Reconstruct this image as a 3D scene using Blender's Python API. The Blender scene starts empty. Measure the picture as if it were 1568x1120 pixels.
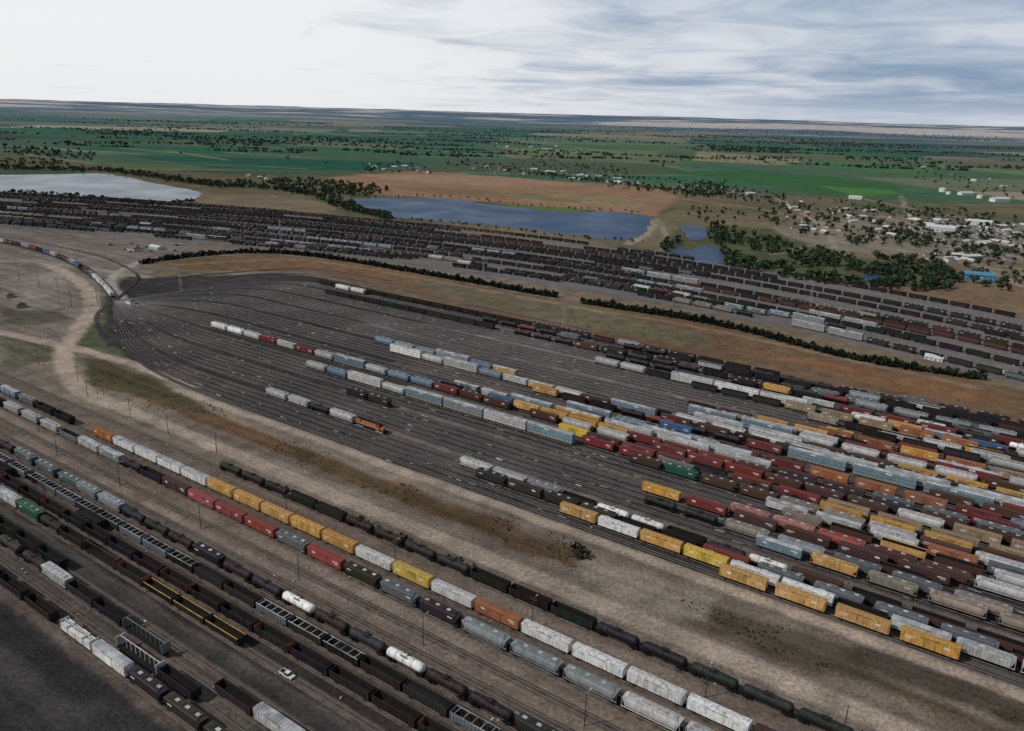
import bpy, math, random
import numpy as np
from mathutils import Matrix, Vector, Euler
random.seed(7); rng=np.random.default_rng(11)
PW,PH,F,H=1568.0,1120.0,1220.0,155.0
pitch=math.atan(389/F); roll=math.radians(1.57)
R=(Euler((math.pi/2-pitch,0,0)).to_matrix() @ Matrix.Rotation(roll,3,'Z'))
Rn=np.array(R)
scene=bpy.context.scene
COL=scene.collection
# ---------- survey helpers: ground point seen at a photo position ----------
def G(u,v):
    d=Rn@np.array([(u-PW/2)/F,(PH/2-v)/F,-1.0]); t=-H/d[2]
    return np.array([d[0]*t,d[1]*t])
def GP(pts): return np.array([G(*p) for p in pts])
def proj(xy,z=0):
    a=np.column_stack([xy[:,0],xy[:,1],np.full(len(xy),z-H)])
    c=a@Rn
    dep=np.where(-c[:,2]>25,-c[:,2],np.nan)
    return np.column_stack([c[:,0]/dep*F+PW/2, PH/2-c[:,1]/dep*F])
d0=G(1065,1094)-G(150,670); D=d0/np.linalg.norm(d0); N=np.array([-D[1],D[0]])
def pq(p,q): return D*p+N*q
def catmull(P,n=12):
    P=np.asarray(P,float); Q=np.vstack([2*P[0]-P[1],P,2*P[-1]-P[-2]]); out=[]
    for i in range(1,len(Q)-2):
        for t in np.linspace(0,1,n,endpoint=False):
            a,b,c,e=Q[i-1],Q[i],Q[i+1],Q[i+2]
            out.append(.5*((2*b)+(c-a)*t+(2*a-5*b+4*c-e)*t*t+(-a+3*b-3*c+e)*t**3))
    out.append(P[-1]); return np.array(out)
def resample(P,step):
    s=np.r_[0,np.cumsum(np.linalg.norm(np.diff(P,axis=0),axis=1))]
    n=max(2,int(s[-1]/step)+1); q=np.linspace(0,s[-1],n)
    return np.column_stack([np.interp(q,s,P[:,0]),np.interp(q,s,P[:,1])])
TAB=rng.random((256,256))
def vnoise(x,y):
    xi=np.floor(x).astype(int); yi=np.floor(y).astype(int); fx=x-xi; fy=y-yi
    fx=fx*fx*(3-2*fx); fy=fy*fy*(3-2*fy)
    a=TAB[xi&255,yi&255]; b=TAB[(xi+1)&255,yi&255]; c=TAB[xi&255,(yi+1)&255]; d=TAB[(xi+1)&255,(yi+1)&255]
    return a*(1-fx)*(1-fy)+b*fx*(1-fy)+c*(1-fx)*fy+d*fx*fy
def fbm(x,y,s,o=4):
    v=0;a=.5;t=0
    for i in range(o):
        v=v+a*vnoise(x/s+17.3*i,y/s+9.1*i); t+=a; a*=.5; s*=.5
    return v/t
# ---------- materials ----------
def newmat(name):
    m=bpy.data.materials.new(name); m.use_nodes=True
    nt=m.node_tree; return m,nt,nt.nodes['Principled BSDF']
def nd(nt,t,**k):
    n=nt.nodes.new(t)
    for a,b in k.items():
        setattr(n,a,b)
    return n
def simple(name,c,rough=.7,metal=0,var=.25,scale=.7):
    m,nt,b=newmat(name)
    no=nd(nt,'ShaderNodeTexNoise'); no.inputs['Scale'].default_value=scale; no.inputs['Detail'].default_value=2
    ge=nd(nt,'ShaderNodeNewGeometry'); nt.links.new(ge.outputs['Position'],no.inputs['Vector'])
    mr=nd(nt,'ShaderNodeMapRange'); mr.inputs[1].default_value=.3; mr.inputs[2].default_value=.7
    mr.inputs[3].default_value=1-var; mr.inputs[4].default_value=1+var; nt.links.new(no.outputs[0],mr.inputs[0])
    vm=nd(nt,'ShaderNodeVectorMath',operation='SCALE'); vm.inputs[0].default_value=c; nt.links.new(mr.outputs[0],vm.inputs['Scale'])
    nt.links.new(vm.outputs[0],b.inputs['Base Color']); b.inputs['Roughness'].default_value=rough; b.inputs['Metallic'].default_value=metal
    b.inputs['Specular IOR Level'].default_value=.15
    return m
def objcol(name,rough=.55,dirt=.58,tint=(1,1,1),grime=(.055,.043,.035)):
    m,nt,b=newmat(name)
    oi=nd(nt,'ShaderNodeObjectInfo'); tc=nd(nt,'ShaderNodeTexCoord')
    ad=nd(nt,'ShaderNodeVectorMath',operation='MULTIPLY_ADD'); ad.inputs[1].default_value=(.9,.9,.4)
    cb=nd(nt,'ShaderNodeCombineXYZ'); ml=nd(nt,'ShaderNodeMath',operation='MULTIPLY'); ml.inputs[1].default_value=300
    nt.links.new(oi.outputs['Random'],ml.inputs[0]); nt.links.new(ml.outputs[0],cb.inputs[0]); 
    nt.links.new(tc.outputs['Object'],ad.inputs[0]); nt.links.new(cb.outputs[0],ad.inputs[2])
    no=nd(nt,'ShaderNodeTexNoise'); no.inputs['Scale'].default_value=1.0; no.inputs['Detail'].default_value=4; nt.links.new(ad.outputs[0],no.inputs['Vector'])
    mr=nd(nt,'ShaderNodeMapRange'); mr.inputs[1].default_value=.42; mr.inputs[2].default_value=.78; mr.inputs[3].default_value=.06; mr.inputs[4].default_value=dirt
    nt.links.new(no.outputs[0],mr.inputs[0])
    t=nd(nt,'ShaderNodeMix',data_type='RGBA',blend_type='MULTIPLY'); t.inputs[0].default_value=1; t.inputs[7].default_value=(*tint,1)
    nt.links.new(oi.outputs['Color'],t.inputs[6])
    mx=nd(nt,'ShaderNodeMix',data_type='RGBA'); mx.inputs[7].default_value=(*grime,1)
    nt.links.new(mr.outputs[0],mx.inputs[0]); nt.links.new(t.outputs[2],mx.inputs[6]); nt.links.new(mx.outputs[2],b.inputs['Base Color'])
    b.inputs['Roughness'].default_value=rough; b.inputs['Specular IOR Level'].default_value=.15
    return m
M_body=objcol('car_paint'); M_roof=objcol('car_roof',.6,.75,(.8,.8,.81)); M_white=simple('lettering_white',(.5,.5,.48),.6)
M_gal=simple('galvanized_steel',(.3,.31,.32),.6,var=.5,scale=.25); M_under=simple('underframe_black',(.01,.009,.009),.8); M_wheel=simple('wheel_steel',(.035,.025,.02),.6)
M_coal=simple('coal',(.01,.01,.011),.9,scale=3); M_orange=simple('end_orange',(.28,.075,.03),.6); M_rim=simple('rim_light',(.26,.27,.27),.6,var=.6,scale=.15)
M_inner=simple('gondola_inside',(.014,.012,.012),.9); M_glass=simple('dark_glass',(.02,.025,.03),.15)
M_yel=simple('frame_yellow',(.45,.28,.06),.6)
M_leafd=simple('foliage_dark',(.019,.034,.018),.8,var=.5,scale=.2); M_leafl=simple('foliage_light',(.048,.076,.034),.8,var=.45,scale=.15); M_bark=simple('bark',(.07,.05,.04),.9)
M_wood=simple('pole_wood',(.05,.042,.036),.9)
class MB:
    def __init__(s): s.v=[];s.f=[];s.m=[]
    def add(s,vs,fs,m):
        o=len(s.v); s.v+=vs
        for f in fs: s.f.append(tuple(i+o for i in f)); s.m.append(m)
    def box(s,x0,x1,y0,y1,z0,z1,m):
        s.add([(x0,y0,z0),(x1,y0,z0),(x1,y1,z0),(x0,y1,z0),(x0,y0,z1),(x1,y0,z1),(x1,y1,z1),(x0,y1,z1)],
          [(0,3,2,1),(4,5,6,7),(0,1,5,4),(1,2,6,5),(2,3,7,6),(3,0,4,7)],m)
    def prism(s,pr,x0,x1,m):
        n=len(pr); vs=[(x0,y,z) for y,z in pr]+[(x1,y,z) for y,z in pr]
        fs=[(i,(i+1)%n,n+(i+1)%n,n+i) for i in range(n)]+[tuple(range(n))[::-1],tuple(range(n,2*n))]
        s.add(vs,fs,m)
    def ring(s,prof,axis,n,m,c=(0,0,0)):
        vs=[];fs=[]
        for (a,r) in prof:
            for k in range(n):
                t=2*math.pi*k/n; y,z=r*math.cos(t),r*math.sin(t)
                p={'x':(a,y,z),'y':(y,a,z),'z':(y,z,a)}[axis]; vs.append((p[0]+c[0],p[1]+c[1],p[2]+c[2]))
        for i in range(len(prof)-1):
            for k in range(n): fs.append((i*n+k,i*n+(k+1)%n,(i+1)*n+(k+1)%n,(i+1)*n+k))
        fs.append(tuple(range(n))); e=(len(prof)-1)*n; fs.append(tuple(range(e,e+n))); s.add(vs,fs,m)
    def beam(s,a,b,w,m):
        a=Vector(a);b=Vector(b);d=(b-a).normalized(); u=d.orthogonal().normalized()*w/2; v=d.cross(u).normalized()*w/2
        vs=[tuple(p+k*u+l*v) for p in (a,b) for k,l in((-1,-1),(1,-1),(1,1),(-1,1))]
        s.add(vs,[(0,1,2,3),(4,5,6,7),(0,1,5,4),(1,2,6,5),(2,3,7,6),(3,0,4,7)],m)
    def mesh(s,name,mats):
        me=bpy.data.meshes.new(name); me.from_pydata(s.v,[],s.f)
        for m in mats: me.materials.append(m)
        me.polygons.foreach_set('material_index',s.m); 
        import bmesh
        bm=bmesh.new(); bm.from_mesh(me); bmesh.ops.recalc_face_normals(bm,faces=bm.faces); bm.to_mesh(me); bm.free()
        return me
def trucks(b,L,tx=None,wh=1,fr=2):
    tx=tx or L/2-2.6
    for sx in(-1,1):
        c=sx*tx
        for sy in(-1,1):
            b.box(c-1.35,c+1.35,sy*1.02-.09,sy*1.02+.09,.42,.82,fr)
            b.box(c-.45,c+.45,sy*1.02-.12,sy*1.02+.12,.25,.95,fr)
            for ax in(-.88,.88): b.ring([(-.07,.46),(.07,.46)],'y',8,wh,(c+ax,sy*.76,.46))
        b.box(c-.3,c+.3,-1,1,.5,1.0,fr)
        b.box(*(sorted([sx*(L/2-1.0),sx*(L/2)])),-.17,.17,.75,1.1,fr)
MATS=[M_body,M_wheel,M_under,M_roof,M_white,M_gal,M_coal,M_orange,M_rim,M_inner,M_glass,M_yel]
def boxcar(L=18.3,h=4.35,style=0):
    b=MB(); e=L/2-.65; trucks(b,L)
    b.box(-e,e,-1.45,1.45,1.02,1.18,2); b.box(-e,e,-.2,.2,.7,1.02,2)
    b.box(-e,e,-1.48,1.48,1.18,h,0)
    rm=5 if style==0 else 3
    b.prism([(-1.55,h),(-1.55,h+.05),(0,h+.25),(1.55,h+.05),(1.55,h)],-e-.05,e+.05,rm)
    x=-e+.6
    while x<e:
        b.prism([(-1.54,h+.055),(-1.54,h+.1),(0,h+.31),(1.54,h+.1),(1.54,h+.055),(0,h+.255)],x-.06,x+.06,rm); x+=1.2
    for sy in(-1,1):
        def sb(x0,x1,t,z0,z1,m):
            y0,y1=sorted([sy*1.48,sy*(1.48+t)]); b.box(x0,x1,y0,y1,z0,z1,m)
        x=-e+.1
        while x<e-.05:
            if abs(x)>2.0: sb(x-.06,x+.06,.07,1.2,h-.02,0)
            x+=1.05
        sb(-1.75,1.75,.1,1.25,h-.15,0 if style!=2 else 3)
        for k in range(3): sb(-1.7,1.7,.13,1.6+k*.9,1.68+k*.9,3)
        sb(-2.9,2.9,.14,1.08,1.22,2); sb(-2.9,2.9,.12,h-.13,h-.03,2)
        sb(-e+1.2,-e+3.9,.075,3.1,3.5,4); sb(-e+1.2,-e+3.0,.075,2.5,2.7,4)
        sb(e-4.2,e-2.6,.075,3.0,3.7,4)
        for k in range(7): sb(e-.55,e-.1,.11,1.2+k*.42,1.24+k*.42,2)
    for sx in(-1,1):
        for k in range(5):
            x0,x1=sorted([sx*e,sx*(e+.07)]); b.box(x0,x1,-1.3,1.3,1.45+k*.55,1.65+k*.55,0)
    return b.mesh('boxcar',MATS),L
def hopper(L=17.5,h=4.5,rnd=False):
    b=MB(); e=L/2-.7; trucks(b,L,L/2-2.1)
    if rnd: pr=[(-1.2,1.55),(-1.5,2.1),(-1.58,2.9),(-1.5,3.7),(-1.25,h-.25),(-.8,h),(.8,h),(1.25,h-.25),(1.5,3.7),(1.58,2.9),(1.5,2.1),(1.2,1.55)]
    else: pr=[(-1.5,1.6),(-1.5,h-.2),(-1.2,h),(1.2,h),(1.5,h-.2),(1.5,1.6)]
    b.prism(pr,-e+1.3,e-1.3,0)
    b.box(-e,e,-.3,.3,.95,1.15,2)
    for sx in(-1,1):
        a,c=sorted([sx*(e-1.5),sx*e]); b.box(a,c,-1.45,1.45,1.15,1.28,2)
        xs=[sx*(e-1.3),sx*(e-.15)]
        b.add([(xs[0],-1.3,1.3),(xs[0],1.3,1.3),(xs[1],1.45,h-.4),(xs[1],-1.45,h-.4),(xs[0],-1.45,h-.15),(xs[0],1.45,h-.15)],[(0,1,2,3),(3,2,5,4),(0,3,4),(1,5,2)],0)
        for sy in(-1,1): b.beam((sx*(e-.15),sy*1.4,1.2),(sx*(e-.15),sy*1.4,h-.4),.12,0)
    for k in range(3):
        c=(k-1)*(L/3.8)
        b.add([(c-1.9,-1.2,1.6),(c+1.9,-1.2,1.6),(c+1.9,1.2,1.6),(c-1.9,1.2,1.6),(c-.5,-.6,.6),(c+.5,-.6,.6),(c+.5,.6,.6),(c-.5,.6,.6)],[(0,1,5,4),(1,2,6,5),(2,3,7,6),(3,0,4,7),(4,5,6,7)],0)
    b.box(-e+1.5,e-1.5,-.38,.38,h+.02,h+.16,3)
    n=6
    for k in range(n):
        c=-e+2.4+k*(2*e-4.8)/(n-1); b.box(c-.7,c+.7,-.5,.5,h+.162,h+.27,5 if k%2 else 3)
    for sy in(-1,1):
        y0,y1=sorted([sy*1.0,sy*1.35]); b.box(-e+.9,e-.9,y0,y1,h+.05,h+.1,3)
        x=-e+1.4
        if not rnd:
            while x<e-1.3: 
                y0,y1=sorted([sy*1.5,sy*1.6]); b.box(x-.07,x+.07,y0,y1,1.62,h-.22,0); x+=.98
            y0,y1=sorted([sy*1.5,sy*1.605]); b.box(-e+2.2,-e+4.1,y0,y1,3.1,3.45,4)
        y0,y1=sorted([sy*1.38,sy*1.52]); b.box(-e,e,y0,y1,1.3,1.55,0)
    return b.mesh('covered_hopper',MATS),L
def tank(L=15.5):
    b=MB(); e=L/2-.8; trucks(b,L,L/2-2.3); r=1.45
    b.ring([(-e-.05,.3),(-e+.1,.9),(-e+.45,1.3),(-e+.9,r),(0,r),(e-.9,r),(e-.45,1.3),(e-.1,.9),(e+.05,.3)],'x',16,0,(0,0,2.65))
    b.box(-e-.1,e+.1,-.35,.35,.95,1.18,2)
    for sx in(-1,1):
        a,c=sorted([sx*(e-1.9),sx*(e+.1)]); b.box(a,c,-1.4,1.4,1.18,1.28,2); b.box(sx*(e-1.6)-.25,sx*(e-1.6)+.25,-1.2,1.2,1.28,2.0,2)
        b.ring([(-.06,r+.03),(.06,r+.03)],'x',16,2,(sx*3.2,0,2.65))
    b.ring([(0,.55),(.35,.55),(.45,.4)],'z',10,0,(0,0,4.0)); b.box(-1.3,1.3,-1.0,-.62,4.02,4.1,2);b.box(-1.3,1.3,.62,1.0,4.02,4.1,2)
    for sy in(-1,1):
        b.beam((-1.3,sy,4.9),(1.3,sy,4.9),.06,2)
        for x in(-1.3,0,1.3): b.beam((x,sy,4.1),(x,sy,4.9),.06,2)
        b.beam((-e,sy*1.4,2.2),(e,sy*1.4,2.2),.06,2)
        for k in range(6): b.box(-.25,.25,sy*1.46-.03,sy*1.46+.03,1.5+k*.42,1.55+k*.42,2)
    return b.mesh('tank_car',MATS),L
def gondola(L=16.6,h=3.7,load=False,endm=0,rim=0,truss=False,coal=6):
    b=MB(); e=L/2-.6; trucks(b,L)
    b.box(-e,e,-1.42,1.42,1.05,1.35,2)
    for sy in(-1,1):
        y0,y1=sorted([sy*1.42,sy*1.52]); b.box(-e,e,y0,y1,1.2,h,0)
        y0,y1=sorted([sy*1.4,sy*1.6]); b.box(-e,e,y0,y1,h+.002,h+.12,rim)
        x=-e+.08
        while x<e: y0,y1=sorted([sy*1.52,sy*1.62]); b.box(x-.07,x+.07,y0,y1,1.1,h-.01,0); x+=1.2
        y0,y1=sorted([sy*1.3,sy*1.41]); b.box(-e+.1,e-.1,y0,y1,1.36,h-.05,9)
    for sx in(-1,1):
        x0,x1=sorted([sx*e,sx*(e-.1)]); b.box(x0,x1,-1.37,1.37,1.36,h+.12,endm)
        x0,x1=sorted([sx*e,sx*(e+.1)])
        for k in range(3): b.box(x0,x1,-1.35,1.35,1.7+k*.7,1.9+k*.7,endm)
    if truss:
        n=5
        for k in range(n):
            c=-e+1.4+k*(2*e-2.8)/(n-1); b.box(c-.1,c+.1,-1.37,1.37,h-.1,h+.08,rim)
    if load:
        n=12; vs=[];fs=[]
        for i in range(n+1):
            x=-e+.12+(2*e-.24)*i/n
            for j,y in enumerate((-1.29,-.7,0,.7,1.29)):
                z=h-.35+(.55-.3*abs(y))*(0 if i in(0,n) else 1)+random.uniform(-.1,.1); vs.append((x,y,z))
        for i in range(n):
            for j in range(4): fs.append((i*5+j,(i+1)*5+j,(i+1)*5+j+1,i*5+j+1))
        b.add(vs,fs,coal)
    else: b.box(-e+.12,e-.12,-1.29,1.29,1.36,1.5,9)
    return b.mesh('gondola_car',MATS),L
def autorack(L=27.6,h=5.6):
    b=MB(); e=L/2-.6; trucks(b,L,L/2-3.4)
    b.box(-e,e,-1.4,1.4,.95,1.25,11); b.box(-e,e,-1.45,1.45,1.25,h,0)
    b.prism([(-1.53,h),(-1.53,h+.08),(-.8,h+.3),(.8,h+.3),(1.53,h+.08),(1.53,h)],-e-.03,e+.03,5)
    x=-e+.5
    while x<e: b.prism([(-.79,h+.302),(-.79,h+.35),(.79,h+.35),(.79,h+.302)],x-.07,x+.07,3); x+=1.3
    for sy in(-1,1):
        y0,y1=sorted([sy*1.45,sy*1.53]); x=-e+.08
        for k in range(15): c=-e+.1+k*(2*e-.2)/14; b.box(c-.09,c+.09,y0,y1,1.0,h-.01,0)
        y0,y1=sorted([sy*1.45,sy*1.5])
        for z in(2.6,4.05): b.box(-e,e,y0,y1,z,z+.14,2)
        b.box(-3,-.5,y0,y1,4.4,5.2,4)
    return b.mesh('autorack_car',MATS),L
def flatcar(L=18.5,load=True):
    b=MB(); e=L/2-.6; trucks(b,L); b.box(-e,e,-1.45,1.45,.98,1.25,2); b.box(-e,e,-.3,.3,.6,.98,2)
    for sx in(-1,1):
        x0,x1=sorted([sx*e,sx*(e-.25)]); b.box(x0,x1,-1.45,1.45,1.25,4.4,0)
    b.box(-e+.25,e-.25,-.12,.12,4.2,4.4,0); 
    n=9
    for k in range(n):
        c=-e+.8+k*(2*e-1.6)/(n-1); b.box(c-.1,c+.1,-.1,.1,1.25,4.2,0)
    if load:
        for k in range(4):
            c=-e+2.2+k*(2*e-4.4)/3
            for sy in(-1,1): y0,y1=sorted([sy*.16,sy*1.35]); b.box(c-1.9,c+1.9,y0,y1,1.27,1.27+2.4-.3*(k%2),4)
    return b.mesh('centerbeam_flatcar',MATS),L
def loco(L=22):
    b=MB(); e=L/2-.7
    for sx in(-1,1):
        c=sx*(L/2-4.2)
        for sy in(-1,1):
            b.box(c-2.5,c+2.5,sy*1.05-.12,sy*1.05+.12,.4,.95,5)
            for ax in(-1.75,0,1.75): b.ring([(-.07,.52),(.07,.52)],'y',12,1,(c+ax,sy*.76,.52))
        x0,x1=sorted([sx*(L/2-.8),sx*L/2]); b.box(x0,x1,-.17,.17,.75,1.1,2)
        x0,x1=sorted([sx*(e-.1),sx*e]); b.box(x0,x1,-1.5,1.5,.5,1.5,2)
    b.prism([(-1.1,.6),(-1.4,.9),(-1.4,1.3),(1.4,1.3),(1.4,.9),(1.1,.6)],-3,3,2)
    b.box(-e+.1,e-.1,-1.55,1.55,1.32,1.6,2)
    b.box(-e+1.0,e-5.6,-.9,.9,1.6,4.1,0); b.box(-e+1.0,e-5.6,-.82,.82,4.1,4.35,2)
    b.box(-e+1.2,-e+4.2,-1.4,1.4,3.3,4.5,0); b.box(-e+1.2,-e+4.2,-1.35,1.35,4.5,4.6,2)
    b.box(e-5.6,e-3.2,-1.5,1.5,1.6,4.2,0); b.prism([(-1.52,4.2),(-1.2,4.5),(1.2,4.5),(1.52,4.2)],e-5.7,e-3.1,2)
    b.box(e-3.2,e-1.0,-.95,.95,1.6,3.1,0)
    b.box(e-3.2,e-3.17,-1.3,1.3,3.3,4.0,10)
    for sy in(-1,1):
        y0,y1=sorted([sy*1.5,sy*1.52]); b.box(e-5.2,e-4.5,y0,y1,3.2,3.9,10); b.box(e-4.2,e-3.5,y0,y1,3.2,3.9,10)
        y0,y1=sorted([sy*.9,sy*.93]); b.box(-e+6,-e+10,y0,y1,2.4,3.0,7)
        b.beam((-e+.3,sy*1.5,2.6),(e-5.8,sy*1.5,2.6),.05,4)
        for k in range(9): x=-e+.3+k*(2*e-6.2)/8; b.beam((x,sy*1.5,1.6),(x,sy*1.5,2.6),.05,4)
    for k in range(3): b.ring([(4.35,.6),(4.45,.55)],'z',12,2,(-e+5.4+k*1.5,0,0))
    b.box(-e+10.5,-e+11.3,-.4,.4,4.35,4.6,2)
    return b.mesh('diesel_locomotive',MATS),L
KIND={'box':('boxcar',boxcar()),'box2':('boxcar',boxcar(18.3,4.2,1)),'box3':('boxcar',boxcar(17.6,4.6,2)),
 'hop':('covered_hopper',hopper()),'rhop':('covered_hopper',hopper(18.6,4.6,True)),'tank':('tank_car',tank()),
 'gon':('gondola_car',gondola()),'coal':('gondola_car',gondola(load=True)),'gono':('gondola_car',gondola(endm=7)),
 'gonw':('open_hopper_car',gondola(15.6,3.5,rim=8,truss=True)),'gony':('gondola_car',gondola(17.0,3.2,rim=11)),
 'auto':('autorack_car',autorack()),'flat':('centerbeam_flatcar',flatcar()),'flate':('centerbeam_flatcar',flatcar(22,False)),'loco':('diesel_locomotive',loco())}
C=dict(W=(.74,.75,.74),w=(.46,.47,.47),g=(.25,.28,.3),G=(.13,.155,.175),b=(.16,.24,.32),B=(.04,.12,.27),k=(.013,.013,.015),K=(.028,.027,.028),
 r=(.2,.026,.026),R=(.34,.055,.05),n=(.085,.036,.027),y=(.62,.33,.06),Y=(.72,.47,.04),t=(.35,.25,.15),e=(.02,.12,.07),o=(.36,.125,.045),p=(.42,.16,.13),c=(.28,.24,.19),s=(.18,.28,.34))
def jit(c):
    f=random.uniform(.78,1.12); g=sum(c)/3; s=random.uniform(0,.22); return tuple(min(1,max(0,(x*(1-s)+g*s)*f+random.uniform(-.008,.008))) for x in c)+(1,)
ncars=0
class Track:
    def __init__(s,P,z=0.0):
        s.P=np.asarray(P); s.s=np.r_[0,np.cumsum(np.linalg.norm(np.diff(s.P,axis=0),axis=1))]; s.z=z; s.occ=[]
    def at(s,x): return np.array([np.interp(x,s.s,s.P[:,0]),np.interp(x,s.s,s.P[:,1])])
    def s_of_u(s,u,smin=0):
        ss=np.linspace(smin,s.s[-1],500); pts=np.array([s.at(a) for a in ss]); uv=proj(pts); ok=~np.isnan(uv[:,0])
        return float(np.interp(u,uv[ok,0],ss[ok]))
    def near(s,pt):
        ss=np.linspace(0,s.s[-1],600); pts=np.array([s.at(a) for a in ss]); dd=np.linalg.norm(pts-pt,axis=1); i=dd.argmin(); return dd[i],ss[i]
    def put(s,x,kind,col):
        global ncars
        nm,(me,L)=KIND[kind]
        a=s.at(x+2.5); b_=s.at(x+L-2.5); c=(a+b_)/2; ang=math.atan2(b_[1]-a[1],b_[0]-a[0])
        if random.random()<.5 and kind!='loco': ang+=math.pi
        o=bpy.data.objects.new(nm,me); COL.objects.link(o); o.location=(c[0],c[1],s.z+.34); o.rotation_euler=(0,0,ang)
        o.color=jit(C[col]); ncars+=1; s.occ.append((x,x+L)); return x+L
    def seq(s,x,txt):
        for tok in txt.split():
            k,c=tok.split(':'); n=1
            if '*' in c: c,n=c.split('*'); n=int(n)
            for i in range(n):
                if x+30>s.s[-1]: return x
                x=s.put(x,k,c)
        return x
    def fill(s,x0,x1,pal,occ=.9,other='gGkwnK',runs=(1,2,3,4,6),mixp=.18,gap=(25,110)):
        x=x0; x1=min(x1,s.s[-1]-30)
        while x<x1:
            if random.random()>occ: x+=random.uniform(*gap); continue
            k,c=random.choice(pal).split(':'); n=random.choice(runs)
            for i in range(n):
                if x>x1: break
                L=KIND[k][1][1]
                if any(a-1<x+L and x<b+1 for a,b in s.occ):
                    x=max(b for a,b in s.occ if a-1<x+L and x<b+1)+2; continue
                cc=c if random.random()>mixp else random.choice(other)
                x=s.put(x,k,cc)
P_mix='box:w box2:n hop:G box2:n rhop:w rhop:G tank:k tank:k tank:W gon:k box3:y box2:r rhop:c gon:k gon:n auto:g hop:K box:b gon:n box3:o rhop:b hop:c box3:t box2:n gon:k hop:K box2:r box2:B'.split()
P_dark='gon:k gon:K coal:k tank:k hop:K gon:n coal:k tank:K hop:K box2:n coal:k rhop:g hop:G'.split()
P_light='rhop:w rhop:G auto:b auto:g hop:G box:w rhop:b auto:b hop:K box2:n auto:s gon:k tank:k box2:r auto:w rhop:g hop:n box3:y auto:b rhop:b gon:k'.split()
P_brown='hop:n box2:r hop:c box2:n hop:n rhop:c box3:t tank:k box3:o gon:n rhop:w gon:k hop:K auto:b box3:y gon:n box2:r'.split()
P_far='gon:k coal:k gon:K hop:K coal:k tank:k gon:k hop:K gon:k coal:k coal:k gon:n'.split()
P_far2='rhop:w hop:G box:b box2:n hop:K auto:g gon:k rhop:G hop:c box:s tank:k gon:k hop:K coal:k gon:k coal:k'.split()
def straight(q,p0,p1,z=0): return Track(resample(np.array([pq(p0,q),pq(p1,q)]),8.0),z)
def PQ(u,v): g=G(u,v); return float(g@D),float(g@N)
qA=PQ(640,850)[1]; qB=PQ(600,877)[1]; qC=PQ(550,888)[1]; qD=PQ(505,960)[1]; qE=PQ(500,993)[1]; qF=PQ(490,1028)[1]; qG=PQ(345,975)[1]; qH=PQ(240,995)[1]; qI=PQ(200,1040)[1]
LOG=['q near %s'%[round(x,1) for x in (qA,qB,qC,qD,qE,qF,qG,qH,qI)]]
pL=PQ(-160,560)[0]-60; pR=420
near={}
zz=0
def addn(name,q):
    global zz
    zz+=.002; near[name]=straight(q,pL,pR,zz)
for nm,q in zip('ABCDEFGHI',(qA,qB,qC,qD,qE,qF,qG,qH,qI)): addn(nm,q)
for i in (1,2): addn('cd%d'%i,qC+(qD-qC)*(i/3+.04))
if qE-qF>8: addn('ef',(qE+qF)/2)
addn('gh',qH+(qG-qH)*.3); addn('hi',(qH+qI)/2)
def su(t,u): return near[t].s_of_u(u)
T=near
T['A'].seq(su('A',338),'tank:k*3 coal:k*2 tank:k*4 gon:k*3 tank:k*5 coal:k*3 gon:k*20')
T['B'].fill(0,su('B',130),'rhop:g hop:G tank:k box:b hop:w gon:k'.split(),.98)
T['B'].seq(su('B',146),'box2:o box:W*4 box3:y*5 box2:W box3:Y box2:W box2:o box2:W*4 box2:n box:W tank:k*6')
T['C'].fill(0,su('C',120),'hop:g tank:k hop:w gon:k box:w'.split(),.98)
T['C'].seq(su('C',124),'box:w box:g tank:k gon:k box2:n box2:R*3 hop:G box2:R hop:K hop:G hop:K rhop:g*3 rhop:w*1 rhop:w*2 hop:K*2 box2:n tank:k*4')
T['D'].fill(0,su('D',118),['tank:k','hop:G','gon:k'],.97)
T['D'].seq(su('D',120),'hop:g*2 tank:k*3 hop:K tank:k*2 tank:W tank:k tank:K tank:W tank:k*2 hop:K*2 tank:k*5 hop:G*8')
T['E'].fill(0,su('E',60),['gonw:k','gonw:G','tank:k'],.97); T['E'].seq(su('E',64),' '.join(random.choice(['gonw:K','gonw:k','gon:K','gonw:G','coal:K']) for _ in range(40)))
if 'ef' in T: T['ef'].fill(0,su('ef',250),['tank:k','gon:k','coal:k'],.8)
T['F'].seq(10,' '.join(random.choice(['gono:k','gon:k','gon:k']) for _ in range(60)))
T['G'].seq(su('G',0),'box:w hop:e tank:k*1 gon:k flate:n gono:k*1 gony:k*3')
T['H'].fill(0,su('H',60),['tank:k','gon:k','hop:K'],.98); T['H'].seq(su('H',70),'hop:w gon:K gon:k flate:G')
T['H'].seq(su('H',335),'gon:K box:w*2 tank:k*3')
T['gh'].seq(su('gh',-60),'gon:k*5'); T['hi'].seq(su('hi',185),'flate:w gon:K*1'); T['I'].fill(0,su('I',60),['gon:k','gon:K'],1)
T['I'].seq(su('I',100),'flat:w box:W hop:K*3 gon:k*4')
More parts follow.
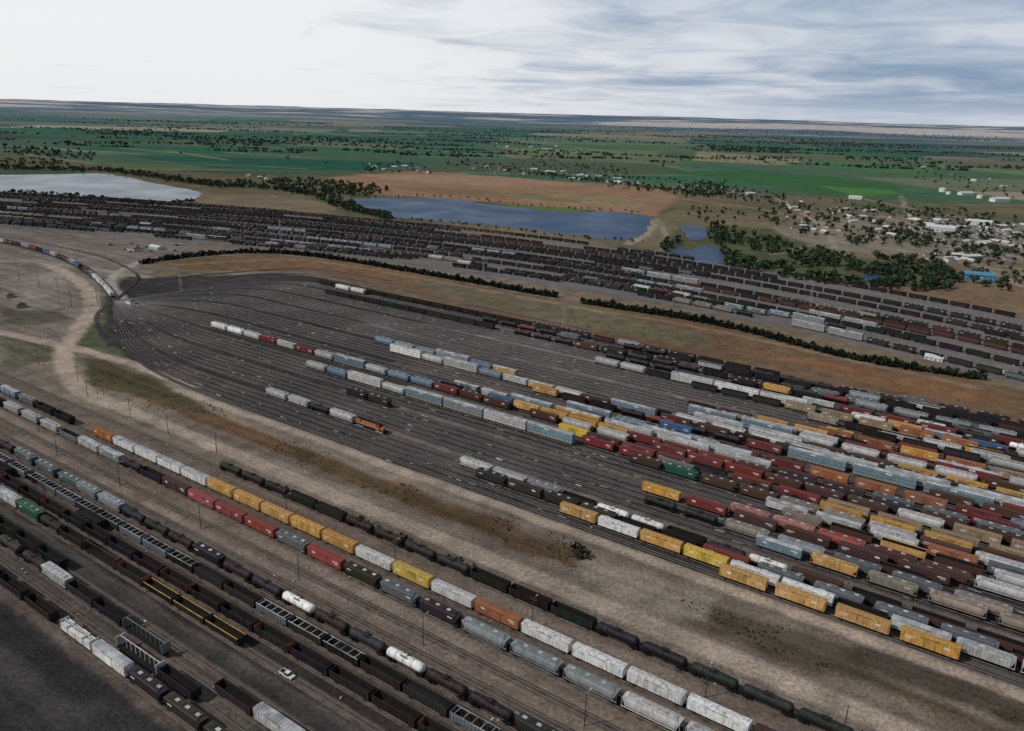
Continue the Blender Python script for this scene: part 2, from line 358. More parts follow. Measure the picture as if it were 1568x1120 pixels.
# bowl
qlo=PQ(700,740)[1]; qhi=PQ(1000,541)[1]
qs=[];q=qlo;i=0
while q<qhi+1:
    qs.append(q); i+=1; q+=4.9 if i%5 else 9.0
T0=G(176,462); bowl=[]
Jb=PQ(330,598)[0]; Jt=PQ(505,436)[0]
for i,q in enumerate(qs):
    t=(q-qlo)/(qhi-qlo); pj=Jb+(Jt-Jb)*t-60*math.sin(math.pi*t)
    J=pq(pj,q); dist=np.linalg.norm(J-T0)
    dd=(G(180,515)-T0); dd/=np.linalg.norm(dd); d2=(G(330,436)-T0); d2/=np.linalg.norm(d2)
    dt=dd*(1-t)+d2*t; dt/=np.linalg.norm(dt)
    c1=T0+dt*dist*.4; c2=J-D*dist*.38; ts=np.linspace(0,1,30)[:,None]
    bz=(1-ts)**3*T0+3*(1-ts)**2*ts*c1+3*(1-ts)*ts**2*c2+ts**3*J
    P=np.vstack([bz,pq(560,q)[None]]); tr=Track(resample(P,8.0),.05+i*.0025); tr.q=q; tr.J=dist; bowl.append(tr)
def bt(u,v):
    p,q=PQ(u,v); return min([b for b in bowl],key=lambda b:abs(b.q-q)+(100 if getattr(b,'used',-1)>0 and False else 0))
def bs(u,v,txt):
    p,q=PQ(u,v)
    for tr in sorted(bowl,key=lambda b:abs(b.q-q)):
        dd,s=tr.near(G(u,v)); Ln=0
        for tok in txt.split():
            k,c=tok.split(':'); Ln+=KIND[k][1][1]*(int(c.split('*')[1]) if '*' in c else 1)
        if not any(a<s+Ln and s<b for a,b in tr.occ): tr.seq(s,txt); return tr
bs(320,503,'rhop:W*2 rhop:w hop:r box:w box2:r rhop:w auto:b rhop:w rhop:b*2 box2:r hop:n box2:n')
bs(475,562,'rhop:w rhop:b auto:w rhop:w auto:s auto:g auto:w auto:s')
bs(410,605,'rhop:w hop:w tank:k rhop:w loco:o')
bs(530,604,'hop:K*2'); bs(580,524,'rhop:b rhop:g rhop:g auto:g rhop:b box:y'); bs(598,540,'auto:W rhop:w auto:w rhop:b box:w box:y rhop:w box2:n auto:b')
bs(705,712,'rhop:w*2 hop:g gon:K tank:W tank:W gon:k tank:k tank:W box2:n'); bs(725,732,'hop:K box2:K*1 hop:K hop:K gon:k*2')
bs(865,782,'box3:y box2:W box3:y box3:Y box2:W*2 gon:k box:w hop:w*2 rhop:G hop:w rhop:g rhop:w')
bs(910,556,'rhop:w*2 gon:k auto:w auto:W auto:W loco:e rhop:W box3:y box:b'); bs(495,434,'coal:k*6 gon:k*8 hop:K*3'); bs(522,441,'rhop:W*2')
bs(500,450,'coal:k*7 gon:K*4'); bs(960,708,'hop:n hop:e hop:n*2 hop:c*2 rhop:w box2:n rhop:w auto:b'); bs(1115,782,'hop:p*2 rhop:R hop:n hop:n rhop:w gon:k hop:K')
bs(740,618,'box3:B box3:y*4 box2:r*3 hop:n'); bs(860,660,'box3:Y box2:n box2:r*2 gon:K'); bs(1000,690,'box2:r*3 hop:n*3')
fr_q=[PQ(720,725)[1],PQ(900,760)[1],PQ(850,670)[1],PQ(430,540)[1],PQ(520,560)[1],PQ(600,535)[1],PQ(580,520)[1],PQ(800,550)[1],PQ(910,550)[1],PQ(520,450)[1],PQ(495,434)[1]]
fr_u=[850,1020,980,660,600,700,760,1060,1020,560,600]
o=np.argsort(fr_q); fq=np.array(fr_q)[o]; fu=np.array(fr_u)[o]
for i,b in enumerate(bowl):
    u0=float(np.interp(b.q,fq,fu))+random.uniform(-40,380); t=i/len(bowl)
    pal=P_mix+P_dark[:6] if t<.2 else P_brown+P_mix[:6] if t<.38 else P_light+P_mix if t<.62 else P_mix+P_dark if t<.85 else P_dark
    s0=b.s_of_u(max(u0,520),b.J+5); b.fill(s0,b.s_of_u(1750,b.J+5),pal,.84,runs=(2,3,4,6,8),mixp=.2,other='gGkwnKry')
leads=[]
for k,pts in enumerate([[(176,462),(158,440),(140,424),(108,404),(60,386),(0,372),(-120,352)],[(176,462),(168,446),(155,428),(125,405),(75,386),(0,366),(-120,345)],
   [(176,462),(200,440),(212,424),(190,408),(150,392),(60,372),(-60,352),(-160,340)],[(176,462),(150,480),(150,500),(168,530)],[(300,436),(400,420),(520,425),(700,462),(900,505)],[(230,432),(330,420),(480,412),(600,430)]]):
    leads.append(Track(resample(catmull(GP(pts)),8.0),.2+.003*k))
leads[0].seq(12,'rhop:W*2 rhop:w box:W rhop:w hop:G box2:n gon:k box2:B box:b box2:n box2:K hop:w box2:B gon:k box2:r box:g hop:K box2:n box:w gon:k')
# far yard
uu=[-250,-100,0,200,450,600,800,1000,1200,1400,1568,1800]
vu=[283,290,297,309,326,341,365,389,423,456,489,540]; vl=[318,332,345,362,381,398,430,462,500,545,588,655]
def edge(vv,deg=4):
    a=np.array([PQ(u,v) for u,v in zip(uu,vv)]); c=np.polyfit(a[:,0]/1000,a[:,1],deg); return a[:,0].min(),a[:,0].max(),c
ea=edge(vu);eb=edge(vl)
NF=30; far=[]
for i in range(NF):
    t=i/(NF-1); ts=np.linspace(0,1,160)
    pa=ea[0]+(ea[1]-ea[0])*ts; pb=eb[0]+(eb[1]-eb[0])*ts
    A=np.array([pq(p,np.polyval(ea[2],p/1000)) for p in pa]); B=np.array([pq(p,np.polyval(eb[2],p/1000)) for p in pb])
    far.append(Track(resample(B*(1-t)+A*t,14.0),.02+.003*i))
for i,tr in enumerate(far):
    L=tr.s[-1]; t=i/NF
    if i==0: tr.fill(tr.s_of_u(-50),tr.s_of_u(520),P_far,.7,'kKn'); continue
    if i in(5,8,9,14,15,20,21,26): 
        if i%2: tr.fill(0,L*.4,P_far,.35,'kK')
        continue
    lr=(8,12,16,25)
    if i in(1,3,4): tr.fill(0,L*random.uniform(.8,1),P_far2+P_far[:6],.85,'kKnG',runs=(2,4,6),mixp=.2)
    elif i in(7,12): tr.fill(0,L*.9,P_far2+P_far[:4],.85,'kKnG',runs=(3,6),mixp=.1)
    elif t<.7: tr.fill(0,L*random.uniform(.65,1),P_far,.85,'kKnkG',runs=lr,mixp=.06,gap=(60,260))
    else: tr.fill(0,L*random.uniform(.5,.95),P_far*2+['gon:k'],.8,'kKnk',runs=lr,mixp=.06,gap=(60,300))
    if i%4==2:
        x=L*random.uniform(.3,.8)
        if not any(a<x+66 and x<b for a,b in tr.occ): tr.seq(x,'loco:y loco:y')
LOG.append('cars %d'%ncars)
def trackmat(name,ball,tie,dust,tieamt=.7,dustamt=.7):
    m,nt,b=newmat(name); uv=nd(nt,'ShaderNodeUVMap'); sp=nd(nt,'ShaderNodeSeparateXYZ'); nt.links.new(uv.outputs[0],sp.inputs[0])
    def mth(op,a,bv=None):
        n=nd(nt,'ShaderNodeMath',operation=op); nt.links.new(a,n.inputs[0])
        if bv is not None:
            if isinstance(bv,(int,float)): n.inputs[1].default_value=bv
            else: nt.links.new(bv,n.inputs[1])
        return n.outputs[0]
    fr=mth('FRACT',mth('DIVIDE',sp.outputs[0],.6)); a=mth('LESS_THAN',fr,.42); c=mth('LESS_THAN',mth('ABSOLUTE',sp.outputs[1]),1.28); tm=mth('MULTIPLY',mth('MULTIPLY',a,c),tieamt)
    ge=nd(nt,'ShaderNodeNewGeometry')
    def nz(s,d,r=.65):
        no=nd(nt,'ShaderNodeTexNoise'); no.inputs['Scale'].default_value=s; no.inputs['Detail'].default_value=d; no.inputs['Roughness'].default_value=r; nt.links.new(ge.outputs['Position'],no.inputs['Vector']); return no.outputs[0]
    cr=nd(nt,'ShaderNodeValToRGB'); cr.color_ramp.elements[0].position=.35; cr.color_ramp.elements[1].position=.66
    cr.color_ramp.elements[0].color=(*[x*.55 for x in ball],1); cr.color_ramp.elements[1].color=(*[x*1.45 for x in ball],1); nt.links.new(nz(.3,3),cr.inputs[0])
    big=nd(nt,'ShaderNodeMapRange'); big.inputs[1].default_value=.46; big.inputs[2].default_value=.68; nt.links.new(nz(.014,4),big.inputs[0]); big.inputs[4].default_value=dustamt
    m0=nd(nt,'ShaderNodeMix',data_type='RGBA'); nt.links.new(big.outputs[0],m0.inputs[0]); nt.links.new(cr.outputs[0],m0.inputs[6]); m0.inputs[7].default_value=(*dust,1)
    mx=nd(nt,'ShaderNodeMix',data_type='RGBA'); nt.links.new(tm,mx.inputs[0]); nt.links.new(m0.outputs[2],mx.inputs[6]); mx.inputs[7].default_value=(*tie,1)
    nt.links.new(mx.outputs[2],b.inputs['Base Color']); b.inputs['Roughness'].default_value=.95; b.inputs['Specular IOR Level'].default_value=.0
    return m
M_rail=simple('rail_steel',(.15,.14,.14),.5,.2,.3)
def build_tracks(name,tracks,mat,half=1.9):
    V=[];Fq=[];mi=[];UV=[]; off=0
    profs=[([(-half,-.05),(-half+.45,.18),(half-.45,.18),(half,-.05)],0)]+[([(r-.055,.18),(r-.055,.34),(r+.055,.34),(r+.055,.18)],1) for r in(-.76,.76)]
    for tr in tracks:
        P=tr.P; tg=np.gradient(P,axis=0); tg/=np.linalg.norm(tg,axis=1)[:,None]; nm=np.column_stack([-tg[:,1],tg[:,0]]); n=len(P)
        for pr,m in profs:
            k=len(pr); arr=np.zeros((n,k,3)); uv=np.zeros((n,k,2))
            for j,(o_,z) in enumerate(pr):
                arr[:,j,:2]=P+nm*o_; arr[:,j,2]=z+tr.z if z>0 else z
                uv[:,j,0]=tr.s; uv[:,j,1]=o_
            V.append(arr.reshape(-1,3)); UV.append(uv.reshape(-1,2))
            i0,j0=np.meshgrid(np.arange(n-1),np.arange(k-1),indexing='ij'); a=off+i0*k+j0
            Fq.append(np.stack([a,a+k,a+k+1,a+1],-1).reshape(-1,4)); mi.append(np.full((n-1)*(k-1),m)); off+=n*k
    return npmesh(name,np.vstack(V),np.vstack(Fq),np.concatenate(mi),[mat,M_rail],np.vstack(UV))
def npmesh(name,V,Fq,mi,mats,UV=None,ngon=None):
    me=bpy.data.meshes.new(name); nf=len(Fq); me.vertices.add(len(V)); me.vertices.foreach_set('co',V.astype(np.float32).ravel())
    loops=Fq.ravel(); st=np.arange(nf)*4; tot=np.full(nf,4)
    if ngon is not None: st=np.r_[st,len(loops)]; tot=np.r_[tot,len(ngon)]; loops=np.r_[loops,ngon]; nf+=1; mi=np.r_[mi,0]
    me.loops.add(len(loops)); me.loops.foreach_set('vertex_index',loops.astype(np.int32)); me.polygons.add(nf)
    me.polygons.foreach_set('loop_start',st.astype(np.int32)); me.polygons.foreach_set('loop_total',tot.astype(np.int32)); me.polygons.foreach_set('material_index',mi.astype(np.int32))
    if UV is not None:
        l=me.uv_layers.new(name='UVMap'); l.data.foreach_set('uv',UV[loops].astype(np.float32).ravel())
    for m in mats: me.materials.append(m)
    me.update(calc_edges=True); me.validate()
    o=bpy.data.objects.new(name,me); COL.objects.link(o); return o
build_tracks('foreground_railway_tracks',list(near.values()),trackmat('track_brown',(.09,.073,.061),(.04,.031,.027),(.14,.112,.092),.65))
build_tracks('classification_yard_tracks',bowl+leads,trackmat('track_dark',(.03,.029,.032),(.016,.014,.014),(.115,.095,.09),.65,.8),1.8)
build_tracks('far_railway_tracks',far,trackmat('track_far',(.085,.082,.088),(.04,.038,.04),(.16,.142,.142)))
# ---------- ground ----------
ang=np.radians(np.r_[np.arange(-58,58,.24),np.arange(58,302,6.0)])
rr=30*np.exp(np.arange(0,math.log(75000/30),.007)); nr,na=len(rr),len(ang)
X=(rr[:,None]*np.sin(ang)).ravel(); Y=(rr[:,None]*np.cos(ang)).ravel(); RR=np.repeat(rr,na)
hill=np.clip((RR-7000)/9000,0,1)*(fbm(X,Y,5200,5)-.45)*260; hill=np.where(RR>6000,np.minimum(hill,135),0); hill=np.maximum(hill,-40)*np.clip((RR-7000)/2000,0,1)
col=np.zeros((len(X),3))
def c3(*a): return np.array(a)
n1=fbm(X,Y,260,5); n2=fbm(X+900,Y,40,4); n3=fbm(X,Y+500,9,3)
PP=X*D[0]+Y*D[1]; QQ=X*N[0]+Y*N[1]
col[:]=c3(.15,.118,.08); k=np.clip((n1-.4)*4,0,1)[:,None]; col=col*(1-k)+c3(.075,.085,.052)*k
th=math.radians(12); xr=X*math.cos(th)+Y*math.sin(th); yr=-X*math.sin(th)+Y*math.cos(th)
cj=np.floor(yr/700).astype(int); ci=np.floor(xr/1150+.37*cj).astype(int)
h1=TAB[(ci*37+11)&255,(cj*53+7)&255]; h2=TAB[(ci*91+3)&255,(cj*29+77)&255]
pal=np.array([(.028,.078,.05),(.05,.105,.06),(.024,.055,.042),(.085,.125,.07),(.19,.16,.105),(.1,.12,.07),(.03,.07,.05),(.06,.085,.055),(.25,.215,.155),(.04,.1,.06)])
fc=pal[(h1*9.99).astype(int)]*(.85+.3*h2)[:,None]
ex=np.abs(((xr/1150+.37*cj)%1)-.5); ey=np.abs(((yr/700)%1)-.5); bw=np.clip((np.maximum(ex-.488,0)+np.maximum(ey-.482,0))*150,0,1)[:,None]
fc=fc*(1-bw*.7)+c3(.19,.17,.14)*bw*.7
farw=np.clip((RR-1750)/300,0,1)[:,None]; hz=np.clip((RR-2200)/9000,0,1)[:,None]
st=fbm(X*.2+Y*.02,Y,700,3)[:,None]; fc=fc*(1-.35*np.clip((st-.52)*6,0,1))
hw=np.clip((RR-9000)/4000,0,1)[:,None]; nh=fbm(X*.5,Y,1700,4)[:,None]; hc=np.where(nh>.56,c3(.6,.5,.42),np.where(nh>.5,c3(.2,.2,.2),c3(.055,.085,.11)))  # brightest tan on the hills: sunlit patches painted into the colour
fc=fc*(1-hw)+hc*hw; fc=fc*(1-hz*.5)+c3(.12,.18,.25)*hz*.5  # blue aerial haze painted into the far ground colour, growing with distance
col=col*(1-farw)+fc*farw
def poly(pts,c,soft=3,warp=4,gp=False,alpha=1.0):
    P=np.array(pts) if gp else GP(pts); lo=P.min(0)-soft-warp-2; hi=P.max(0)+soft+warp+2
    m=np.where((X>lo[0])&(X<hi[0])&(Y>lo[1])&(Y<hi[1]))[0]
    if len(m)==0: return
    x=X[m]+(fbm(X[m],Y[m],warp*5+1,3)-.5)*2*warp; y=Y[m]+(fbm(X[m]+333,Y[m],warp*5+1,3)-.5)*2*warp
    ins=np.zeros(len(m),bool); dd=np.full(len(m),1e9)
    for i in range(len(P)):
        a=P[i];b=P[(i+1)%len(P)]; e=b-a
        cnd=((a[1]>y)!=(b[1]>y)); xi=a[0]+(y-a[1])*e[0]/(e[1] if abs(e[1])>1e-9 else 1e-9); ins^=cnd&(x<xi)
        t=np.clip(((x-a[0])*e[0]+(y-a[1])*e[1])/(e@e),0,1); dd=np.minimum(dd,(x-a[0]-t*e[0])**2+(y-a[1]-t*e[1])**2)
    dd=np.sqrt(dd); sd=np.where(ins,dd,-dd); w=np.clip(sd/soft+.5,0,1)*alpha; w=w[:,None]
    col[m]=col[m]*(1-w)+np.array(c)*w
def line(pts,wd,c,soft=2,warp=1.5,alpha=1.0,gp=False):
    P=catmull(np.array(pts) if gp else GP(pts),6); lo=P.min(0)-wd-soft-warp; hi=P.max(0)+wd+soft+warp
    m=np.where((X>lo[0])&(X<hi[0])&(Y>lo[1])&(Y<hi[1]))[0]
    x=X[m]+(n2[m]-.5)*2*warp; y=Y[m]+(n3[m]-.5)*2*warp; dd=np.full(len(m),1e12)
    for i in range(len(P)-1):
        a=P[i]; e=P[i+1]-a; L=e@e
        if L<1e-9: continue
        t=np.clip(((x-a[0])*e[0]+(y-a[1])*e[1])/L,0,1); dd=np.minimum(dd,(x-a[0]-t*e[0])**2+(y-a[1]-t*e[1])**2)
    w=(np.clip((wd/2-np.sqrt(dd))/soft+.5,0,1)*alpha)[:,None]; col[m]=col[m]*(1-w)+np.array(c)*w
poly([(-200,220),(60,212),(420,228),(640,240),(700,248),(640,257),(520,266),(380,262),(240,252),(60,240),(-200,240)],(.055,.1,.07),8,6)
poly([(180,238),(420,243),(650,250),(560,262),(330,258)],(.024,.08,.058),6,4)
poly([(0,207),(150,198),(640,212),(800,228),(500,225),(200,217)],(.045,.1,.072),20,20,alpha=.7)
poly([(150,222),(380,228),(340,236),(120,230)],(.035,.095,.06),6,5); poly([(430,215),(600,221),(640,230),(440,224)],(.1,.13,.085),6,5); poly([(-50,196),(120,196),(160,203),(-50,204)],(.04,.1,.075),10,8)
poly([(300,192),(520,198),(500,203),(280,198)],(.13,.16,.13),10,8); poly([(600,194),(820,204),(800,209),(580,201)],(.045,.11,.08),10,8)
poly([(740,222),(1100,222),(1568,255),(1800,275),(1800,300),(1390,292),(1290,275),(1130,258),(830,243)],(.07,.11,.072),20,20,alpha=.7)
poly([(760,226),(1010,231),(1000,240),(820,238)],(.1,.15,.08),6,5); poly([(1120,218),(1420,238),(1400,246),(1100,226)],(.04,.1,.065),6,5); poly([(1240,246),(1440,258),(1420,268),(1260,258)],(.06,.13,.06),6,5); poly([(860,205),(1060,212),(1050,218),(850,211)],(.17,.17,.13),10,8,alpha=.8)
poly([(1130,262),(1290,272),(1375,284),(1382,297),(1310,302),(1200,288),(1010,262)],(.042,.105,.047),8,5)
poly([(1250,284),(1360,291),(1376,297),(1310,300)],(.075,.18,.05),8,8,alpha=.7)
poly([(1400,252),(1800,278),(1800,290),(1568,268)],(.1,.17,.07),8,8,alpha=.8)
poly([(1070,232),(1240,245),(1200,254),(1060,246)],(.18,.18,.115),6,5)
for k_ in range(9): line([(1068+k_*18,233+k_*1.2),(1058+k_*17,248+k_*.9)],5,(.07,.085,.05),3,2,alpha=.6)
poly([(780,232),(1050,240),(1040,252),(860,247)],(.12,.135,.09),12,15,alpha=.6)
poly([(500,272),(640,262),(1000,288),(1040,302),(1000,332),(900,322),(700,306),(560,298)],(.22,.14,.09),10,10)
poly([(700,290),(960,302),(1000,322),(860,312)],(.2,.165,.1),12,20,alpha=.7)
poly([(540,266),(760,270),(900,284),(760,286),(600,276)],(.28,.185,.135),10,15,alpha=.6)
poly([(600,284),(820,296),(900,312),(740,302),(620,292)],(.12,.1,.06),8,30,alpha=.5)
poly([(0,232),(200,258),(420,272),(500,285),(350,300),(250,285),(120,262),(0,258)],(.1,.088,.058),15,20,alpha=.8)
poly([(230,300),(420,298),(520,315),(500,325),(300,318)],(.15,.12,.085),10,12)
poly([(1000,335),(1040,322),(1190,330),(1400,330),(1568,345),(1800,400),(1800,540),(1568,488),(1400,455),(1200,422),(1100,405),(1000,388),(985,372)],(.14,.115,.078),12,25)
poly([(1180,350),(1330,330),(1568,350),(1568,400),(1400,395),(1250,380)],(.2,.18,.15),12,30,alpha=.6)
poly([(1040,345),(1180,350),(1290,392),(1460,410),(1470,440),(1330,440),(1100,405),(1015,395)],(.06,.075,.04),10,20,alpha=.8)
poly([(1200,428),(1568,430),(1568,486),(1400,454)],(.18,.115,.072),8,20,alpha=.6)
poly([(770,314),(880,318),(905,328),(800,322)],(.085,.125,.05),5,8)
poly([(-250,283),(0,297),(200,309),(450,326),(600,341),(800,365),(1000,389),(1200,423),(1400,456),(1568,489),(1800,540),(1800,655),(1568,590),(1400,547),(1200,503),(1000,465),(800,433),(600,401),(450,384),(200,365),(0,348),(-250,322)],(.12,.112,.115),4,5)
poly([(-300,330),(0,348),(200,365),(450,388),(600,402),(850,448),(900,460),(240,412),(160,450),(100,520),(100,620),(-300,620)],(.15,.13,.113),5,6)
poly([(215,405),(300,394),(400,389),(520,400),(850,458),(1100,499),(1300,549),(1500,584),(1800,650),(1800,710),(1568,650),(1400,616),(1200,576),(1000,534),(800,490),(600,446),(480,418),(300,414)],(.125,.083,.052),4,6)
poly([(600,420),(900,470),(1100,515),(1100,535),(900,505),(700,460)],(.115,.108,.072),8,15,alpha=.8)
poly([(400,398),(620,412),(700,435),(560,420)],(.16,.095,.05),6,10,alpha=.7)
poly([(1130,530),(1480,590),(1568,630),(1400,605)],(.175,.094,.05),8,12,alpha=.75)
poly([(0,470),(90,480),(110,492),(60,500),(0,498)],(.06,.062,.04),5,8,alpha=.7)
poly([(0,505),(85,530),(90,560),(50,580),(0,560)],(.07,.07,.042),5,8,alpha=.8)
poly([(10,425),(80,415),(110,440),(60,460)],(.22,.2,.175),4,8,alpha=.6)
def band(q0,q1,c,p0=None,p1=None,soft=2,warp=2,alpha=1.0):
    p0=-900 if p0 is None else p0; p1=700 if p1 is None else p1
    poly([pq(p0,q0),pq(p1,q0),pq(p1,q1),pq(p0,q1)],c,soft,warp,True,alpha)
qr1=PQ(600,795)[1]; qg=PQ(600,748)[1]; qr2=PQ(600,716)[1]
band(-400,qA+3,(.135,.107,.088))
band(qA+3,qlo-2,(.145,.12,.098),p0=PQ(40,560)[0])
band(qD-3,qC-4,(.18,.143,.118),alpha=.7,warp=3)
band(qF-4,qD+3,(.058,.049,.043),soft=3); band(qG-4,qF-1,(.034,.03,.029),soft=3); band(qI-3,qG-4,(.064,.058,.053),soft=3); band(-400,qI-4,(.028,.027,.028),soft=3,warp=1)
band(qH+5,qG-5,(.047,.046,.046),alpha=.8); band(qI-22,qI-14,(.05,.048,.046),soft=2,warp=1,alpha=.6)
poly([(300,1060),(220,1010),(260,1000),(420,1120),(340,1120)],(.14,.13,.11),2,4,alpha=.5)
poly([(165,452),(195,424),(300,424),(420,418),(490,425),(700,472),(1568,652),(1900,730),(1900,1200),(1568,1030),(900,815),(600,709),(330,606),(210,566),(160,515)],(.042,.038,.038),3,3)
for i in range(5,len(qs),5):
    qm=(qs[i]+qs[i-1])/2; band(qm-2.2,qm+2.2,(.15,.125,.11),p0=Jb+30+60*random.random(),soft=1.5,warp=1,alpha=.8)
poly([(700,500),(1000,560),(1300,640),(1100,640),(800,570),(560,500)],(.15,.13,.13),10,25,alpha=.5)
poly([(430,640),(560,690),(900,800),(1200,890),(1300,900),(900,760),(600,680)],(.13,.11,.1),8,15,alpha=.35)
band(qg-6.5,qg+5.5,(.098,.062,.038),p0=PQ(150,590)[0],p1=PQ(905,850)[0],soft=3,warp=4)
band(qg-3,qg+2,(.052,.045,.028),p0=PQ(450,690)[0],p1=PQ(890,840)[0],soft=3,warp=3,alpha=.7)
poly([(115,545),(200,566),(290,610),(330,640),(200,605),(140,590)],(.065,.058,.035),3,5)
band(qg-9,qg-1,(.08,.061,.043),p0=PQ(1010,915)[0],p1=700,soft=4,warp=5,alpha=.9)
poly([(1030,915),(1200,955),(1568,1055),(1700,1120),(1568,1130),(1350,1040),(1180,1000)],(.058,.047,.035),3,6,alpha=.85)
poly([(1150,930),(1568,1030),(1700,1080),(1568,1060),(1300,985)],(.07,.062,.057),3,8,alpha=.7)
poly([(890,850),(1000,880),(1100,920),(1090,960),(960,930),(900,890)],(.21,.18,.155),4,6,alpha=.7)
band(qA+2.5,qA+5,(.05,.042,.032),p0=PQ(420,745)[0],soft=1.5,warp=2,alpha=.7)
sk_=fbm(PP/26,QQ,3.2,3); sk2=fbm(PP/9+50,QQ,11,3); zw=((RR<1500)&(QQ<qhi+10)).astype(float)
col*=(1+zw*((.62+.76*sk_)*(.8+.4*sk2)-1))[:,None]
rd=(.3,.243,.198)
line([pq(PQ(200,628)[0],qr1),pq(0,qr1),pq(560,qr1)],8,rd,2,1.2,gp=True,alpha=.9)
line([pq(PQ(300,590)[0],qr2),pq(0,qr2+1),pq(560,qr2+1)],6,rd,2,1.2,gp=True,alpha=.85)
line([(60,400),(105,420),(135,445),(140,475),(118,508),(100,535),(102,570),(128,600),(200,628)],11,rd,2.5,2)
line([(-60,500),(0,510),(60,522),(105,532)],9,rd,2.5,2); line([(105,530),(160,545),(230,568),(300,592)],8,rd,2.5,2); 
for dq in(-1.6,1.6): line([pq(PQ(200,628)[0],qr1+dq),pq(0,qr1+dq),pq(560,qr1+dq)],.9,(.19,.155,.125),1.2,1.0,gp=True,alpha=.5)
line([(0,400),(60,402),(140,412),(230,425)],9,(.22,.195,.165),3,3); line([(215,400),(170,430),(210,480),(240,490)],8,(.26,.24,.21),2,2)
line([(240,408),(420,398),(520,405),(860,466),(1100,508),(1500,595)],6,(.22,.17,.12),2,3,alpha=.6)
line([(988,335),(1000,345),(985,362),(960,374)],14,(.24,.2,.15),5,4)
for pts in [[(1000,300),(1160,320),(1300,350),(1568,395)],[(1180,300),(1250,340),(1280,380)],[(1330,325),(1420,350),(1568,372)],[(690,248),(830,262),(980,282),(1180,300)],[(1300,300),(1450,330),(1568,345)],[(1005,335),(1020,360),(1012,390)],[(1180,390),(1300,372),(1568,420)],[(1380,300),(1400,340),(1470,390),(1568,440)],[(300,285),(420,282),(560,272)],[(1450,400),(1568,412)]]:
    line(pts,7,(.25,.22,.18),5,4,alpha=.8)
for k in range(34):
    u=random.uniform(-100,1650); v=random.uniform(195,255)
    line([(u,v),(u+random.uniform(80,300),v+random.uniform(2,18))],8+ (255-v)*.6,(.24,.21,.16),6,4,alpha=.5)
col*= (0.8+.4*n2)[:,None]*(.84+.32*n3)[:,None]
iq=np.arange(nr-1)[:,None]*na; jq=np.arange(na)[None,:]; jn=(jq+1)%na
Fq=np.stack([iq+jq,iq+jn,iq+na+jn,iq+na+jq],-1).reshape(-1,4)[:,::-1]
gm,nt,b=newmat('ground_soil')
at=nd(nt,'ShaderNodeAttribute',attribute_name='Col'); ge=nd(nt,'ShaderNodeNewGeometry')
def nz(s,lo,hi,det=4,rough=.65):
    no=nd(nt,'ShaderNodeTexNoise'); no.inputs['Scale'].default_value=s; no.inputs['Detail'].default_value=det; no.inputs['Roughness'].default_value=rough; nt.links.new(ge.outputs['Position'],no.inputs['Vector'])
    mr=nd(nt,'ShaderNodeMapRange'); mr.inputs[1].default_value=.3;mr.inputs[2].default_value=.7;mr.inputs[3].default_value=lo;mr.inputs[4].default_value=hi; nt.links.new(no.outputs[0],mr.inputs[0]); return mr.outputs[0]
m1=nd(nt,'ShaderNodeMath',operation='MULTIPLY'); nt.links.new(nz(.8,.55,1.45,3,.75),m1.inputs[0]); nt.links.new(nz(.09,.75,1.25,3),m1.inputs[1])
vs=nd(nt,'ShaderNodeVectorMath',operation='SCALE'); nt.links.new(at.outputs['Color'],vs.inputs[0]); nt.links.new(m1.outputs[0],vs.inputs['Scale']); nt.links.new(vs.outputs[0],b.inputs['Base Color'])
b.inputs['Roughness'].default_value=1; b.inputs['Specular IOR Level'].default_value=.0
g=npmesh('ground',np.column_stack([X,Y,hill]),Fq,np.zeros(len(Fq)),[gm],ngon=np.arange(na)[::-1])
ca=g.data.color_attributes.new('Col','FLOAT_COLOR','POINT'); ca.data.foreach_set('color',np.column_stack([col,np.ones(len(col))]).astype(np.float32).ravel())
# ---------- water ----------
def water(name,base,rough,bump):
    wm,nt,b=newmat(name); b.inputs['Base Color'].default_value=(*base,1); b.inputs['Roughness'].default_value=rough; b.inputs['IOR'].default_value=1.33
    ge=nd(nt,'ShaderNodeNewGeometry'); no=nd(nt,'ShaderNodeTexNoise'); no.inputs['Scale'].default_value=.35; no.inputs['Detail'].default_value=3; nt.links.new(ge.outputs['Position'],no.inputs['Vector'])
    n2_=nd(nt,'ShaderNodeTexNoise'); n2_.inputs['Scale'].default_value=.012; n2_.inputs['Detail'].default_value=3; nt.links.new(ge.outputs['Position'],n2_.inputs['Vector'])
    mr=nd(nt,'ShaderNodeMapRange'); mr.inputs[1].default_value=.35;mr.inputs[2].default_value=.65;mr.inputs[3].default_value=rough*.8;mr.inputs[4].default_value=rough*1.2; nt.links.new(n2_.outputs[0],mr.inputs[0]); nt.links.new(mr.outputs[0],b.inputs['Roughness'])
    bp=nd(nt,'ShaderNodeBump'); bp.inputs['Strength'].default_value=bump; bp.inputs['Distance'].default_value=.6; nt.links.new(no.outputs[0],bp.inputs['Height']); nt.links.new(bp.outputs[0],b.inputs['Normal']); return wm
wm=water('lake_water',(.022,.055,.12),.5,1.0); wm1=water('lake_water_calm',(.1,.135,.18),.3,.6)
LAKES=[[(-160,262),(0,268),(150,266),(185,270),(240,282),(290,290),(308,298),(295,306),(240,312),(180,306),(110,300),(0,294),(-160,284)],
 [(535,306),(600,303),(660,304),(690,305),(740,312),(800,319),(870,326),(930,324),(975,328),(994,334),(992,350),(975,365),(940,368),(880,361),(800,351),(720,343),(650,337),(600,333),(545,318)],
 [(1018,387),(1040,380),(1055,384),(1070,378),(1092,377),(1107,390),(1104,406),(1065,401),(1030,394)],[(1042,348),(1060,346),(1082,350),(1080,364),(1062,368),(1050,360)],[(1312,424),(1340,420),(1372,430),(1366,438),(1330,434)]]
